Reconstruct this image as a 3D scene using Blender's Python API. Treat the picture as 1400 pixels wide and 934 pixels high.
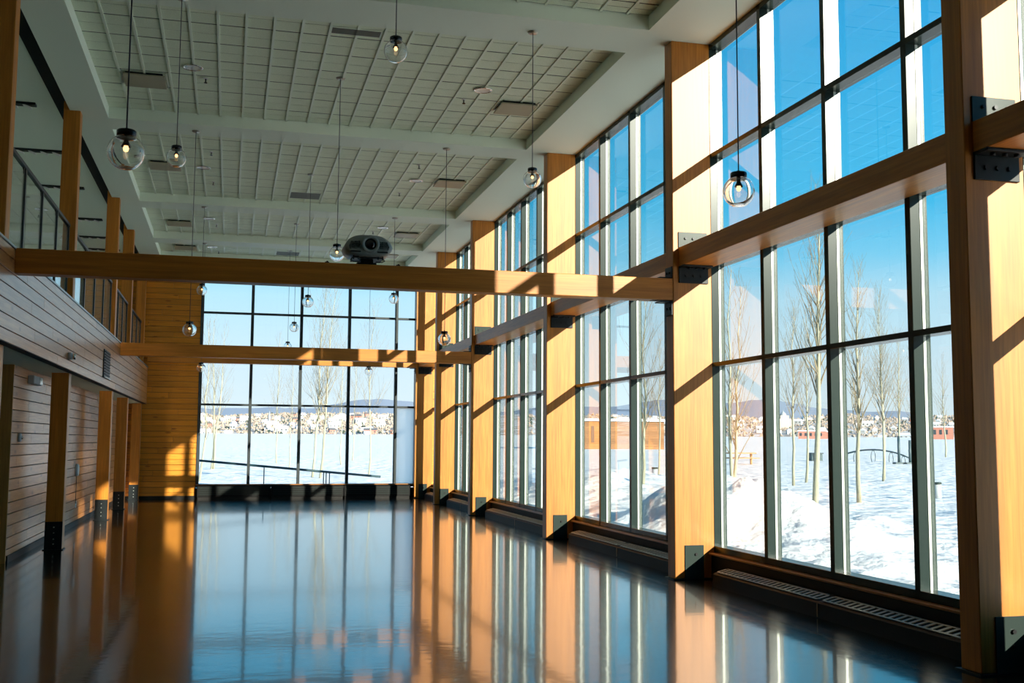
import bpy, bmesh, math, random
from mathutils import Vector, Matrix

for o in list(bpy.data.objects):
    bpy.data.objects.remove(o)
SC = bpy.context.scene
COL = SC.collection
random.seed(7)

# ------------------------------------------------------------------ camera
def setup_camera():
    f, yaw, pitch, roll = 1482.9, math.radians(14.521), math.radians(5.294), math.radians(0.351)
    fw = Vector((math.sin(yaw) * math.cos(pitch), math.cos(yaw) * math.cos(pitch), math.sin(pitch)))
    rt = Vector((math.cos(yaw), -math.sin(yaw), 0))
    up = rt.cross(fw)
    r2 = rt * math.cos(roll) + up * math.sin(roll)
    u2 = up * math.cos(roll) - rt * math.sin(roll)
    cam = bpy.data.cameras.new('camera')
    cam.sensor_width = 36.0
    cam.lens = f / 1400.0 * 36.0
    cam.clip_end = 20000
    o = bpy.data.objects.new('camera', cam)
    m = Matrix((r2, u2, -fw)).transposed().to_4x4()
    m.translation = Vector((0, 0, 1.6))
    o.matrix_world = m
    COL.objects.link(o)
    SC.camera = o
setup_camera()

# ------------------------------------------------------------------ sky, sun, exposure
def setup_light():
    w = bpy.data.worlds.new('winter_sky')
    SC.world = w
    w.use_nodes = True
    nt = w.node_tree
    nt.nodes.clear()
    out = nt.nodes.new('ShaderNodeOutputWorld')
    bg = nt.nodes.new('ShaderNodeBackground')
    tc = nt.nodes.new('ShaderNodeTexCoord')
    sp = nt.nodes.new('ShaderNodeSeparateXYZ')
    rp = nt.nodes.new('ShaderNodeValToRGB')
    nt.links.new(tc.outputs['Generated'], sp.inputs[0])
    nt.links.new(sp.outputs['Z'], rp.inputs[0])
    nt.links.new(rp.outputs['Color'], bg.inputs['Color'])
    nt.links.new(bg.outputs[0], out.inputs['Surface'])
    el = rp.color_ramp.elements
    stops = [(0.0, (.87, .94, .97)), (.07, (.74, .90, 1.0)), (.13, (.55, .85, 1.03)), (.165, (.24, .71, 1.02)),
             (.21, (.07, .58, .97)), (.36, (.04, .45, .88)), (1.0, (.03, .20, .50))]
    el[0].position, el[0].color = stops[0][0], (*stops[0][1], 1)
    el[1].position, el[1].color = stops[-1][0], (*stops[-1][1], 1)
    for p, c in stops[1:-1]:
        e = el.new(p)
        e.color = (*c, 1)
    bg.inputs['Strength'].default_value = 1.0
    s = bpy.data.lights.new('low_winter_sun', 'SUN')
    s.energy = 12.0
    s.color = (1.0, .89, .74)
    s.angle = .0095
    so = bpy.data.objects.new('low_winter_sun', s)
    so.rotation_euler = Vector((-.55, 1.0, -.3905)).to_track_quat('-Z', 'Y').to_euler()
    so.location = (30, -40, 25)
    COL.objects.link(so)
    v = SC.view_settings
    v.view_transform = 'Standard'
    v.look = 'None'
    v.gamma = 1
    v.use_curve_mapping = False
    v.exposure = 0.17
    SC.cycles.max_bounces = 10
    SC.cycles.diffuse_bounces = 4
    SC.cycles.glossy_bounces = 6
    SC.cycles.transmission_bounces = 10
    SC.cycles.transparent_max_bounces = 24
    SC.cycles.sample_clamp_indirect = 40
    SC.cycles.blur_glossy = .15
setup_light()

# ------------------------------------------------------------------ materials
MATS = {}
def principled(name, base, rough=.5, metal=0., spec=.5, coat=0., coat_rough=.1, emit=None, estr=0., ior=None):
    m = bpy.data.materials.new(name)
    m.use_nodes = True
    b = m.node_tree.nodes['Principled BSDF']
    b.inputs['Base Color'].default_value = (*base, 1)
    b.inputs['Roughness'].default_value = rough
    b.inputs['Metallic'].default_value = metal
    b.inputs['Specular IOR Level'].default_value = spec
    b.inputs['Coat Weight'].default_value = coat
    b.inputs['Coat Roughness'].default_value = coat_rough
    if ior:
        b.inputs['IOR'].default_value = ior
    if emit:
        b.inputs['Emission Color'].default_value = (*emit, 1)
        b.inputs['Emission Strength'].default_value = estr
    MATS[name] = m
    return m

def nd(m, t, **kw):
    n = m.node_tree.nodes.new(t)
    for k, v in kw.items():
        setattr(n, k, v)
    return n
def lk(m, a, b):
    m.node_tree.links.new(a, b)

def ramp(m, stops):
    r = nd(m, 'ShaderNodeValToRGB')
    e = r.color_ramp.elements
    e[0].position, e[0].color = stops[0][0], (*stops[0][1], 1)
    e[1].position, e[1].color = stops[-1][0], (*stops[-1][1], 1)
    for p, c in stops[1:-1]:
        x = e.new(p)
        x.color = (*c, 1)
    return r

def wood(name, dark, light, axis, rough=.4, knots=0., coat=0., vary=.25, lam=0.0, bump=.02):
    """wood with the grain running along one axis; every board gets its own tone"""
    m = principled(name, light, rough, coat=coat, coat_rough=.25)
    b = m.node_tree.nodes['Principled BSDF']
    tc = nd(m, 'ShaderNodeTexCoord')
    oi = nd(m, 'ShaderNodeObjectInfo')
    off = nd(m, 'ShaderNodeVectorMath', operation='SCALE')
    off.inputs[0].default_value = (17.3, 31.7, 23.1)
    lk(m, oi.outputs['Random'], off.inputs['Scale'])
    add = nd(m, 'ShaderNodeVectorMath', operation='ADD')
    lk(m, tc.outputs['Object'], add.inputs[0])
    lk(m, off.outputs[0], add.inputs[1])
    mp = nd(m, 'ShaderNodeMapping')
    s = [26., 26., 26.]
    s['XYZ'.index(axis)] = 1.1
    mp.inputs['Scale'].default_value = s
    lk(m, add.outputs[0], mp.inputs['Vector'])
    n = nd(m, 'ShaderNodeTexNoise')
    n.inputs['Scale'].default_value = 1.6
    n.inputs['Detail'].default_value = 5
    n.inputs['Distortion'].default_value = .4
    lk(m, mp.outputs[0], n.inputs['Vector'])
    rp = ramp(m, [(.25, dark), (.5, tuple((a + c) / 2 for a, c in zip(dark, light))), (.72, light)])
    lk(m, n.outputs['Fac'], rp.inputs[0])
    col = rp.outputs['Color']
    if lam:
        mp2 = nd(m, 'ShaderNodeMapping')
        s2 = [lam, lam, lam]
        s2['XYZ'.index(axis)] = .25
        mp2.inputs['Scale'].default_value = s2
        lk(m, add.outputs[0], mp2.inputs['Vector'])
        n2 = nd(m, 'ShaderNodeTexNoise')
        n2.inputs['Scale'].default_value = 1
        n2.inputs['Detail'].default_value = 1
        lk(m, mp2.outputs[0], n2.inputs['Vector'])
        r2 = ramp(m, [(.3, (.82, .80, .76)), (.7, (1.08, 1.06, 1.04))])
        lk(m, n2.outputs['Fac'], r2.inputs[0])
        mx = nd(m, 'ShaderNodeMix', data_type='RGBA', blend_type='MULTIPLY')
        mx.inputs['Factor'].default_value = 1
        lk(m, col, mx.inputs[6])
        lk(m, r2.outputs['Color'], mx.inputs[7])
        col = mx.outputs[2]
    if knots:
        v = nd(m, 'ShaderNodeTexVoronoi')
        v.inputs['Scale'].default_value = 1.0
        mp3 = nd(m, 'ShaderNodeMapping')
        s3 = [5., 5., 5.]
        s3['XYZ'.index(axis)] = 1.6
        mp3.inputs['Scale'].default_value = s3
        lk(m, add.outputs[0], mp3.inputs['Vector'])
        lk(m, mp3.outputs[0], v.inputs['Vector'])
        r3 = ramp(m, [(0.0, (.25, .16, .10)), (.10, (.55, .45, .38)), (.16, (1, 1, 1))])
        lk(m, v.outputs['Distance'], r3.inputs[0])
        mx = nd(m, 'ShaderNodeMix', data_type='RGBA', blend_type='MULTIPLY')
        mx.inputs['Factor'].default_value = knots
        lk(m, col, mx.inputs[6])
        lk(m, r3.outputs['Color'], mx.inputs[7])
        col = mx.outputs[2]
    mr = nd(m, 'ShaderNodeMapRange')
    mr.inputs['To Min'].default_value = 1 - vary
    mr.inputs['To Max'].default_value = 1 + vary * .35
    lk(m, oi.outputs['Random'], mr.inputs['Value'])
    sc = nd(m, 'ShaderNodeVectorMath', operation='SCALE')
    lk(m, col, sc.inputs[0])
    lk(m, mr.outputs[0], sc.inputs['Scale'])
    lk(m, sc.outputs[0], b.inputs['Base Color'])
    bp = nd(m, 'ShaderNodeBump')
    bp.inputs['Strength'].default_value = bump
    bp.inputs['Distance'].default_value = .01
    lk(m, n.outputs['Fac'], bp.inputs['Height'])
    lk(m, bp.outputs[0], b.inputs['Normal'])
    return m

GD, GL = (.45, .146, .010), (.665, .252, .030)
for ax in 'XYZ':
    wood('glulam_' + ax, GD, GL, ax, rough=.41, vary=.06, lam=9., bump=.015)
wood('pine_Y', (.44, .155, .04), (.70, .31, .10), 'Y', rough=.38, knots=.8, coat=.6, vary=.30)
wood('pine_X', (.52, .175, .008), (.76, .300, .018), 'X', rough=.45, knots=.8, vary=.18)
wood('pine_end', (.40, .16, .028), (.62, .29, .06), 'Z', rough=.45, vary=.1)
wood('siding', (.25, .11, .04), (.42, .20, .08), 'X', rough=.7, vary=.25)
wood('nosing_wood', (.26, .10, .03), (.45, .20, .06), 'Y', rough=.3, vary=.05)
wood('bark', (.26, .25, .17), (.50, .48, .35), 'Z', rough=.85, vary=.12)
wood('twig', (.20, .16, .10), (.34, .29, .19), 'Z', rough=.85, vary=.1)

principled('plaster', (.86, .95, .81), .85)
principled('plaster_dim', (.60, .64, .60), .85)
principled('cream_wall', (.80, .77, .66), .85)
principled('wall_brown', (.16, .11, .075), .8)
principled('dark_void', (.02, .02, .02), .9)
principled('plinth_black', (.010, .009, .008), .55, spec=.25)
principled('anodised', (.016, .030, .026), .235, spec=.22)
principled('bead_alu', (.62, .66, .60), .42, metal=.2)
principled('end_frame', (.012, .020, .024), .55)
principled('steel_grey', (.035, .050, .045), .24, spec=.2)
principled('steel_black', (.006, .010, .012), .45, spec=.3)
principled('bolt_dark', (.02, .02, .022), .4, metal=.6)
principled('bolt_silver', (.55, .58, .55), .35, metal=.9)
principled('heater_black', (.005, .005, .005), .55, spec=.2)
principled('heater_grille', (.42, .31, .18), .42)
principled('cord_grey', (.05, .055, .07), .5)
principled('collar_dark', (.03, .035, .04), .25, metal=.7)
principled('canopy_metal', (.42, .40, .33), .3, metal=.8)
principled('chrome', (.75, .76, .74), .18, metal=1)
principled('white_plastic', (.78, .78, .74), .5)
principled('grey_plastic', (.45, .47, .47), .5)
principled('lamp_white', (.90, .90, .87), .3)
principled('filament', (1, .75, .4), .5, emit=(1., .55, .22), estr=2.4)
principled('diffuser_plate', (.43, .40, .27), .5)
principled('grille_green', (.15, .155, .12), .6)
principled('projector_shell', (.27, .30, .28), .38)
principled('projector_dark', (.018, .020, .022), .35)
principled('lens_glass', (.006, .006, .008), .06, spec=.8)
principled('rail_black', (.012, .014, .016), .4)
principled('tray_black', (.012, .014, .014), .5)
principled('trim_metal', (.36, .42, .42), .35, metal=.6)
principled('house_white', (.58, .57, .55), .8)
principled('house_grey', (.40, .42, .44), .8)
principled('house_red', (.50, .21, .15), .8)
principled('house_tan', (.56, .47, .36), .8)
principled('roof_snow', (.86, .89, .92), .8)
principled('roof_dark', (.12, .12, .13), .8)
principled('pane_dark', (.05, .06, .07), .3)
principled('brush', (.40, .31, .24), .9)  # brown paled to stand in for haze over the far shore
principled('evergreen', (.045, .065, .045), .9)
principled('hazed_forest', (.25, .29, .36), .95)  # distance haze is mixed into this blue-grey base colour
principled('rail_teal', (.04, .075, .085), .5)
principled('box_teal', (.05, .09, .10), .6)
principled('table_wood', (.42, .22, .10), .7)

def tile_material():
    m = principled('acoustic_tile', (.60, .585, .50), .9)
    b = m.node_tree.nodes['Principled BSDF']
    tc = nd(m, 'ShaderNodeTexCoord')
    n = nd(m, 'ShaderNodeTexNoise')
    n.inputs['Scale'].default_value = 90
    n.inputs['Detail'].default_value = 3
    lk(m, tc.outputs['Object'], n.inputs['Vector'])
    r = ramp(m, [(.35, (.76, .85, .64)), (.6, (.88, .96, .76))])
    lk(m, n.outputs['Fac'], r.inputs[0])
    lk(m, r.outputs['Color'], b.inputs['Base Color'])
tile_material()
principled('tee_metal', (.84, .92, .76), .5)

def floor_material():
    m = principled('polished_floor', (.012, .009, .007), .20, spec=.32, ior=1.33, coat=.8, coat_rough=.065)
    b = m.node_tree.nodes['Principled BSDF']
    b.inputs['Coat IOR'].default_value = 1.5
    tc = nd(m, 'ShaderNodeTexCoord')
    n0 = nd(m, 'ShaderNodeTexNoise')
    n0.inputs['Scale'].default_value = .8
    n0.inputs['Detail'].default_value = 6
    lk(m, tc.outputs['Object'], n0.inputs['Vector'])
    r = ramp(m, [(.35, (.005, .004, .003)), (.7, (.014, .010, .007))])
    lk(m, n0.outputs['Fac'], r.inputs[0])
    lk(m, r.outputs['Color'], b.inputs['Base Color'])
    mp = nd(m, 'ShaderNodeMapping')
    mp.inputs['Scale'].default_value = (5., 9., 1)
    lk(m, tc.outputs['Object'], mp.inputs['Vector'])
    n1 = nd(m, 'ShaderNodeTexNoise')
    n1.inputs['Scale'].default_value = 1.0
    n1.inputs['Detail'].default_value = 2.5
    lk(m, mp.outputs[0], n1.inputs['Vector'])
    bp = nd(m, 'ShaderNodeBump')
    bp.inputs['Strength'].default_value = .05
    bp.inputs['Distance'].default_value = .013
    lk(m, n1.outputs['Fac'], bp.inputs['Height'])
    lk(m, bp.outputs[0], b.inputs['Normal'])
    lk(m, bp.outputs[0], b.inputs['Coat Normal'])
floor_material()

def glass(name, tint, refl=1.0, ior=1.5, fog=0.):
    m = bpy.data.materials.new(name)
    m.use_nodes = True
    nt = m.node_tree
    nt.nodes.clear()
    out = nd(m, 'ShaderNodeOutputMaterial')
    tr = nd(m, 'ShaderNodeBsdfTransparent')
    tr.inputs['Color'].default_value = (*tint, 1)
    gl = nd(m, 'ShaderNodeBsdfGlossy')
    gl.inputs['Roughness'].default_value = .0
    gl.inputs['Color'].default_value = (refl, refl, refl, 1)
    # Schlick reflectance, the same from both sides of the pane
    lw = nd(m, 'ShaderNodeLayerWeight')
    lw.inputs['Blend'].default_value = .5
    pw = nd(m, 'ShaderNodeMath', operation='POWER')
    pw.inputs[1].default_value = 5.0
    lk(m, lw.outputs['Facing'], pw.inputs[0])
    f0 = ((ior - 1) / (ior + 1)) ** 2
    ma = nd(m, 'ShaderNodeMath', operation='MULTIPLY_ADD')
    ma.inputs[1].default_value = 1 - f0
    ma.inputs[2].default_value = f0
    lk(m, pw.outputs[0], ma.inputs[0])
    mx = nd(m, 'ShaderNodeMixShader')
    lk(m, ma.outputs[0], mx.inputs[0])
    last = tr.outputs[0]
    if fog:
        df = nd(m, 'ShaderNodeBsdfTranslucent')
        df.inputs['Color'].default_value = (1, .98, .95, 1)
        m2 = nd(m, 'ShaderNodeMixShader')
        m2.inputs[0].default_value = fog
        lk(m, tr.outputs[0], m2.inputs[1])
        lk(m, df.outputs[0], m2.inputs[2])
        last = m2.outputs[0]
    lk(m, last, mx.inputs[1])
    lk(m, gl.outputs[0], mx.inputs[2])
    lk(m, mx.outputs[0], out.inputs['Surface'])
    MATS[name] = m
glass('window_glass_side', (.93, .972, .972), 1.0, 1.8)
glass('window_glass_end', (.93, .97, .98), 1.0, 1.4)
glass('window_glass_fogged', (.93, .97, .98), 1.0, 1.4, fog=.86)
g_ = principled('globe_glass', (.97, .98, .98), .0, ior=1.45)
g_.node_tree.nodes['Principled BSDF'].inputs['Transmission Weight'].default_value = 1.0
glass('rail_glass', (.88, .93, .92), 1.0, 1.7, fog=.3)

def snow_material():
    m = principled('snow', (.77, .765, .745), .75)
    b = m.node_tree.nodes['Principled BSDF']
    tc = nd(m, 'ShaderNodeTexCoord')
    n = nd(m, 'ShaderNodeTexNoise')
    n.inputs['Scale'].default_value = 1.3
    n.inputs['Detail'].default_value = 7
    lk(m, tc.outputs['Object'], n.inputs['Vector'])
    bp = nd(m, 'ShaderNodeBump')
    bp.inputs['Strength'].default_value = .8
    bp.inputs['Distance'].default_value = .35
    lk(m, n.outputs['Fac'], bp.inputs['Height'])
    lk(m, bp.outputs[0], b.inputs['Normal'])
snow_material()

def shore_material():
    m = principled('wooded_shore', (.4, .34, .3), .9)
    b = m.node_tree.nodes['Principled BSDF']
    tc = nd(m, 'ShaderNodeTexCoord')
    n = nd(m, 'ShaderNodeTexNoise')
    n.inputs['Scale'].default_value = .035
    n.inputs['Detail'].default_value = 8
    n.inputs['Roughness'].default_value = .75
    lk(m, tc.outputs['Object'], n.inputs['Vector'])
    r = ramp(m, [(.36, (.20, .15, .12)), (.47, (.42, .35, .30)), (.55, (.62, .60, .60)), (.66, (.86, .88, .92))])
    lk(m, n.outputs['Fac'], r.inputs[0])
    lk(m, r.outputs['Color'], b.inputs['Base Color'])
shore_material()

# ------------------------------------------------------------------ object helpers
MESH = {}
WLOC = {}
def mesh_from(bm, mat, key=None, smooth=False, name='mesh'):
    me = bpy.data.meshes.new(name)
    bm.to_mesh(me)
    bm.free()
    if smooth:
        for p in me.polygons:
            p.use_smooth = True
    me.materials.append(MATS[mat])
    if key:
        MESH[key] = me
    return me

def obj(name, me, loc=(0, 0, 0), parent=None, rot=None):
    o = bpy.data.objects.new(name, me)
    COL.objects.link(o)
    w = Vector(loc)
    if parent is not None:
        o.parent = parent
        o.location = w - WLOC[parent.name]
    else:
        o.location = w
    WLOC[o.name] = w
    if rot:
        o.rotation_euler = rot
    return o

def bm_box(bm, x0, x1, y0, y1, z0, z1):
    v = [bm.verts.new(c) for c in ((x0, y0, z0), (x1, y0, z0), (x1, y1, z0), (x0, y1, z0),
                                   (x0, y0, z1), (x1, y0, z1), (x1, y1, z1), (x0, y1, z1))]
    for f in ((3, 2, 1, 0), (4, 5, 6, 7), (0, 1, 5, 4), (1, 2, 6, 5), (2, 3, 7, 6), (3, 0, 4, 7)):
        bm.faces.new([v[i] for i in f])

def box(name, mat, x0, x1, y0, y1, z0, z1, parent=None, bevel=0.0):
    """one box object in world coordinates, its origin at its centre; equal boxes share a mesh"""
    s = (round(x1 - x0, 4), round(y1 - y0, 4), round(z1 - z0, 4))
    key = ('box', s, mat, bevel)
    me = MESH.get(key)
    if me is None:
        bm = bmesh.new()
        bm_box(bm, -s[0] / 2, s[0] / 2, -s[1] / 2, s[1] / 2, -s[2] / 2, s[2] / 2)
        if bevel:
            bmesh.ops.bevel(bm, geom=list(bm.edges), offset=bevel, segments=1, affect='EDGES', profile=.5)
        me = mesh_from(bm, mat, key)
    return obj(name, me, ((x0 + x1) / 2, (y0 + y1) / 2, (z0 + z1) / 2), parent)

def cyl_mesh(mat, r0, r1, h, seg=16, axis='Z', cap=True):
    key = ('cyl', mat, round(r0, 4), round(r1, 4), round(h, 4), seg, axis, cap)
    if key in MESH:
        return MESH[key]
    bm = bmesh.new()
    bmesh.ops.create_cone(bm, cap_ends=cap, segments=seg, radius1=r0, radius2=r1, depth=h)
    if axis == 'Y':
        bmesh.ops.rotate(bm, verts=bm.verts, matrix=Matrix.Rotation(math.pi / 2, 3, 'X'))
    elif axis == 'X':
        bmesh.ops.rotate(bm, verts=bm.verts, matrix=Matrix.Rotation(math.pi / 2, 3, 'Y'))
    me = mesh_from(bm, mat, key)
    for p in me.polygons:
        p.use_smooth = len(p.vertices) == 4
    return me

def bm_lathe(bm, prof, seg=24):
    rings = []
    for r, z in prof:
        if r < 1e-6:
            rings.append([bm.verts.new((0, 0, z))])
        else:
            rings.append([bm.verts.new((r * math.cos(2 * math.pi * k / seg), r * math.sin(2 * math.pi * k / seg), z)) for k in range(seg)])
    for a, b in zip(rings, rings[1:]):
        for k in range(seg):
            k2 = (k + 1) % seg
            if len(a) == 1 and len(b) == 1:
                continue
            if len(a) == 1:
                bm.faces.new((a[0], b[k2], b[k]))
            elif len(b) == 1:
                bm.faces.new((a[k], a[k2], b[0]))
            else:
                bm.faces.new((a[k], a[k2], b[k2], b[k]))

def bm_tube(bm, pts, radii, seg=5):
    rings = []
    for i, p in enumerate(pts):
        p = Vector(p)
        d = (Vector(pts[min(i + 1, len(pts) - 1)]) - Vector(pts[max(i - 1, 0)])).normalized()
        a = d.orthogonal().normalized()
        b = d.cross(a)
        rings.append([bm.verts.new(p + (a * math.cos(2 * math.pi * k / seg) + b * math.sin(2 * math.pi * k / seg)) * radii[i]) for k in range(seg)])
    for r, s in zip(rings, rings[1:]):
        for k in range(seg):
            bm.faces.new((r[k], r[(k + 1) % seg], s[(k + 1) % seg], s[k]))
    bm.faces.new(rings[0][::-1])
    bm.faces.new(rings[-1])

def tag(o, label, cat=None, group=None, kind=None):
    o['label'] = label
    if cat:
        o['category'] = cat
    if group:
        o['group'] = group
    if kind:
        o['kind'] = kind
    return o

def thing(name, label, cat, loc, group=None, kind=None):
    o = bpy.data.objects.new(name, None)
    o.empty_display_size = .1
    COL.objects.link(o)
    o.location = loc
    WLOC[o.name] = Vector(loc)
    return tag(o, label, cat, group, kind)

# ------------------------------------------------------------------ dimensions (metres; x right, y along the hall, z up)
XC, XW, XG = 5.11, 5.61, 5.735          # column hall face, mullion inner face, glass
COLD = .22                              # column thickness along the hall
CY = [6.65, 12.02, 17.40, 23.28, 27.50, 30.66]
H, HT = 6.52, 6.70                      # soffit and tiled coffer heights
YE = 31.0                               # end wall
XF = -2.20                              # balcony fascia face
XL = -2.75                              # recessed lower wall face
XB = -6.6                               # far side of the balcony
YB = -14.0                              # wall behind the viewer
SOF = 2.57                              # underside of the balcony
FT = 3.57                               # top of fascia and crossbeams
WIN0 = 5.62                             # start of the glazing

# ------------------------------------------------------------------ structure
def build_shell():
    tag(box('floor', 'polished_floor', XB, XW + .25, YB, YE + .15, -.25, 0), 'dark mirror-polished floor reflecting the windows and columns', kind='structure')
    # ceiling: plaster soffit ribs with sunken coffers
    bm = bmesh.new()
    rib = [(YB, -13.2), (-9.2, -8.5), (-4.2, -3.5), (1.0, 1.7), (6.4, 7.1), (11.78, 12.56), (17.33, 17.95), (23.30, 23.96), (27.56, 28.20), (30.45, YE)]
    for a, b in rib:
        bm_box(bm, -1.94, 4.72, a, b, H, 6.9)
    bm_box(bm, -2.46, -1.94, YB, YE, H, 6.9)
    bm_box(bm, 4.72, XW + .25, YB, YE + .15, H, 6.9)
    bm_box(bm, -2.46, XW + .25, YB, YE + .15, 6.9, 7.1)
    bm_box(bm, XB, -2.46, YB, YE + .15, 6.66, 7.1)
    ceil = tag(obj('ceiling', mesh_from(bm, 'plaster')), 'pale plaster ceiling with sunken coffers of acoustic tiles', kind='structure')
    box('painted_shade', 'dark_void', -2.70, -2.461, YB, YE, 6.652, 6.659, ceil)  # dark strip painting the shade on the balcony ceiling beside the soffit
    coffers = [(a[1], b[0]) for a, b in zip(rib, rib[1:])]
    tx = [-1.94] + [-1.63 + .3375 * k for k in range(19)] + [4.72]
    TL = .667
    rest = bmesh.new()
    singles = 0
    def bm_tile(bm, w, l, x=0, y=0, z=0):
        bm_box(bm, x - w / 2, x + w / 2, y - l / 2, y - .007, z - .002, z + .002)
        bm_box(bm, x - w / 2, x + w / 2, y + .007, y + l / 2, z - .002, z + .002)
    for ci, (ya, yb) in enumerate(coffers):
        # backing over the tiles
        box('backing_board', 'dark_void', -1.94, 4.72, ya, yb, HT + .005, HT + .03, ceil)
        ys = [ya]
        y = 13.46 + TL * math.ceil((ya - 13.46) / TL)
        while y < yb - .02:
            if y > ya + .02:
                ys.append(y)
            y += TL
        ys.append(yb)
        for i in range(len(tx) - 1):
            for j in range(len(ys) - 1):
                w, l = tx[i + 1] - tx[i] - .004, ys[j + 1] - ys[j] - .030
                cx, cy = (tx[i] + tx[i + 1]) / 2, (ys[j] + ys[j + 1]) / 2
                seen = cy > 12 or (cy > 10.6 and cx > .12 * cy)
                if seen and cy < 23 and singles < 300:
                    key = ('tile', round(w, 3), round(l, 3))
                    me = MESH.get(key)
                    if me is None:
                        b2 = bmesh.new()
                        bm_tile(b2, w, l)
                        me = mesh_from(b2, 'acoustic_tile', key)
                    obj('tile', me, (cx, cy, HT + .002), ceil)
                    singles += 1
                else:
                    bm_tile(rest, w, l, cx, cy, HT + .002)
        if ci >= 4:
            for x in tx[1:-1]:
                box('tee_bar', 'tee_metal', x - .016, x + .016, ya, yb, HT - .014, HT + .004, ceil)
    o = obj('distant_tiles', mesh_from(rest, 'acoustic_tile'), parent=ceil)
    o['kind'] = 'stuff'
    # walls out of view that close the hall
    tag(box('wall_back', 'wall_brown', XB, XW + .25, YB - .15, YB, 0, 7.0), 'plain plaster wall closing the hall behind the viewer', kind='structure')
    tag(box('wall_right', 'wall_brown', XW, XW + .25, YB, WIN0, 0, H), 'plain wall before the glazing starts', kind='structure')
    tag(box('wall_balcony', 'cream_wall', XB - .15, XB, YB, YE, 0, 7.0), 'pale plain wall behind the balcony railing', kind='structure')
    # balcony slab and soffit
    tag(box('balcony_slab', 'plaster', XB, XF - .03, YB, YE, SOF, 3.42), 'pale balcony slab whose underside covers the recessed passage', kind='structure')
build_shell()

def planks(parent, mat, axis, face, a0, a1, z0, z1, first, hgt, seed, lmin=2.2, lmax=4.6, sign=1, thick=.03, cuts=None):
    """horizontal boards on a wall; axis 'Y': boards run along y on plane x=face, axis 'X': along x on plane y=face"""
    rnd = random.Random(seed)
    z = first
    rows = []
    while z > z0 + 1e-4:
        z -= hgt
    while z < z1 - 1e-3:
        lo, hi = max(z, z0), min(z + hgt, z1)
        if hi - lo > .015:
            rows.append((lo, hi))
        z += hgt
    for lo, hi in rows:
        a = a0 - rnd.uniform(0, 1.5)
        while a < a1:
            b = a + round(rnd.uniform(lmin, lmax), 1)
            s, e = max(a, a0), min(b, a1)
            if a1 - e < .5:
                e = a1
                b = a1 + 1
            if e - s > .02:
                t = thick + rnd.choice((0, .0015, .003))
                g = .0045
                if axis == 'Y':
                    x0, x1 = (face - t, face) if sign > 0 else (face, face + t)
                    box('plank', mat, x0, x1, s + .002, e - .002, lo + g, hi - g, parent, bevel=.003)
                else:
                    y0, y1 = (face, face + t) if sign < 0 else (face - t, face)
                    box('plank', mat, s + .002, e - .002, y0, y1, lo + g, hi - g, parent, bevel=.003)
            a = b

def build_left():
    fas = tag(box('wall_fascia', 'dark_void', XF - .10, XF - .03, YB, YE - .002, SOF, FT - .02), 'board-clad balcony front running down the hall', kind='structure')
    planks(fas, 'pine_Y', 'Y', XF, 7.6, YE - .002, SOF, FT - .015, SOF + .13, .148, 3)
    box('plank_backing', 'pine_Y', XF - .03, XF, YB, 7.6, SOF, FT - .015, fas)
    box('cap_strip', 'trim_metal', XF - .16, XF + .012, YB, YE - .002, FT - .015, FT + .012, fas, bevel=.003)
    box('soffit_edge', 'dark_void', XF - .10, XF - .001, YB, YE - .002, SOF - .006, SOF - .001, fas)
    low = tag(box('wall_left', 'dark_void', XL - .16, XL - .04, 15.40, YE, 0, SOF), 'board-clad wall recessed under the balcony', kind='structure')
    planks(low, 'pine_Y', 'Y', XL, 15.38, YE, .02, SOF, .02, .151, 5, 1.1, 3.2)
    box('return_face', 'pine_end', XL - .9, XL - .001, 15.35, 15.375, 0, SOF, low)
    tag(box('baseboard_left', 'plinth_black', XL, XL + .018, 15.40, YE, 0, .09), 'black skirting along the recessed board wall', kind='structure')
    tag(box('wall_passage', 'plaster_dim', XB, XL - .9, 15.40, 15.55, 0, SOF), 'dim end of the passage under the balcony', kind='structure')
    # end wall, boarded left of the big window
    end = tag(box('wall_end', 'dark_void', XB, -.86, YE + .04, YE + .15, 0, 6.95), 'board-clad end wall beside the great gridded window', kind='structure')
    planks(end, 'pine_X', 'X', YE, -3.3, -.86, .02, H, .02, .151, 9, 1.2, 2.6, sign=-1)
    box('upper_boards', 'pine_X', -6.5, -3.3, YE, YE + .03, 3.42, 6.66, end)
    box('baseboard', 'plinth_black', XL, -.86, YE - .02, YE, 0, .09, end)
build_left()

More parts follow.
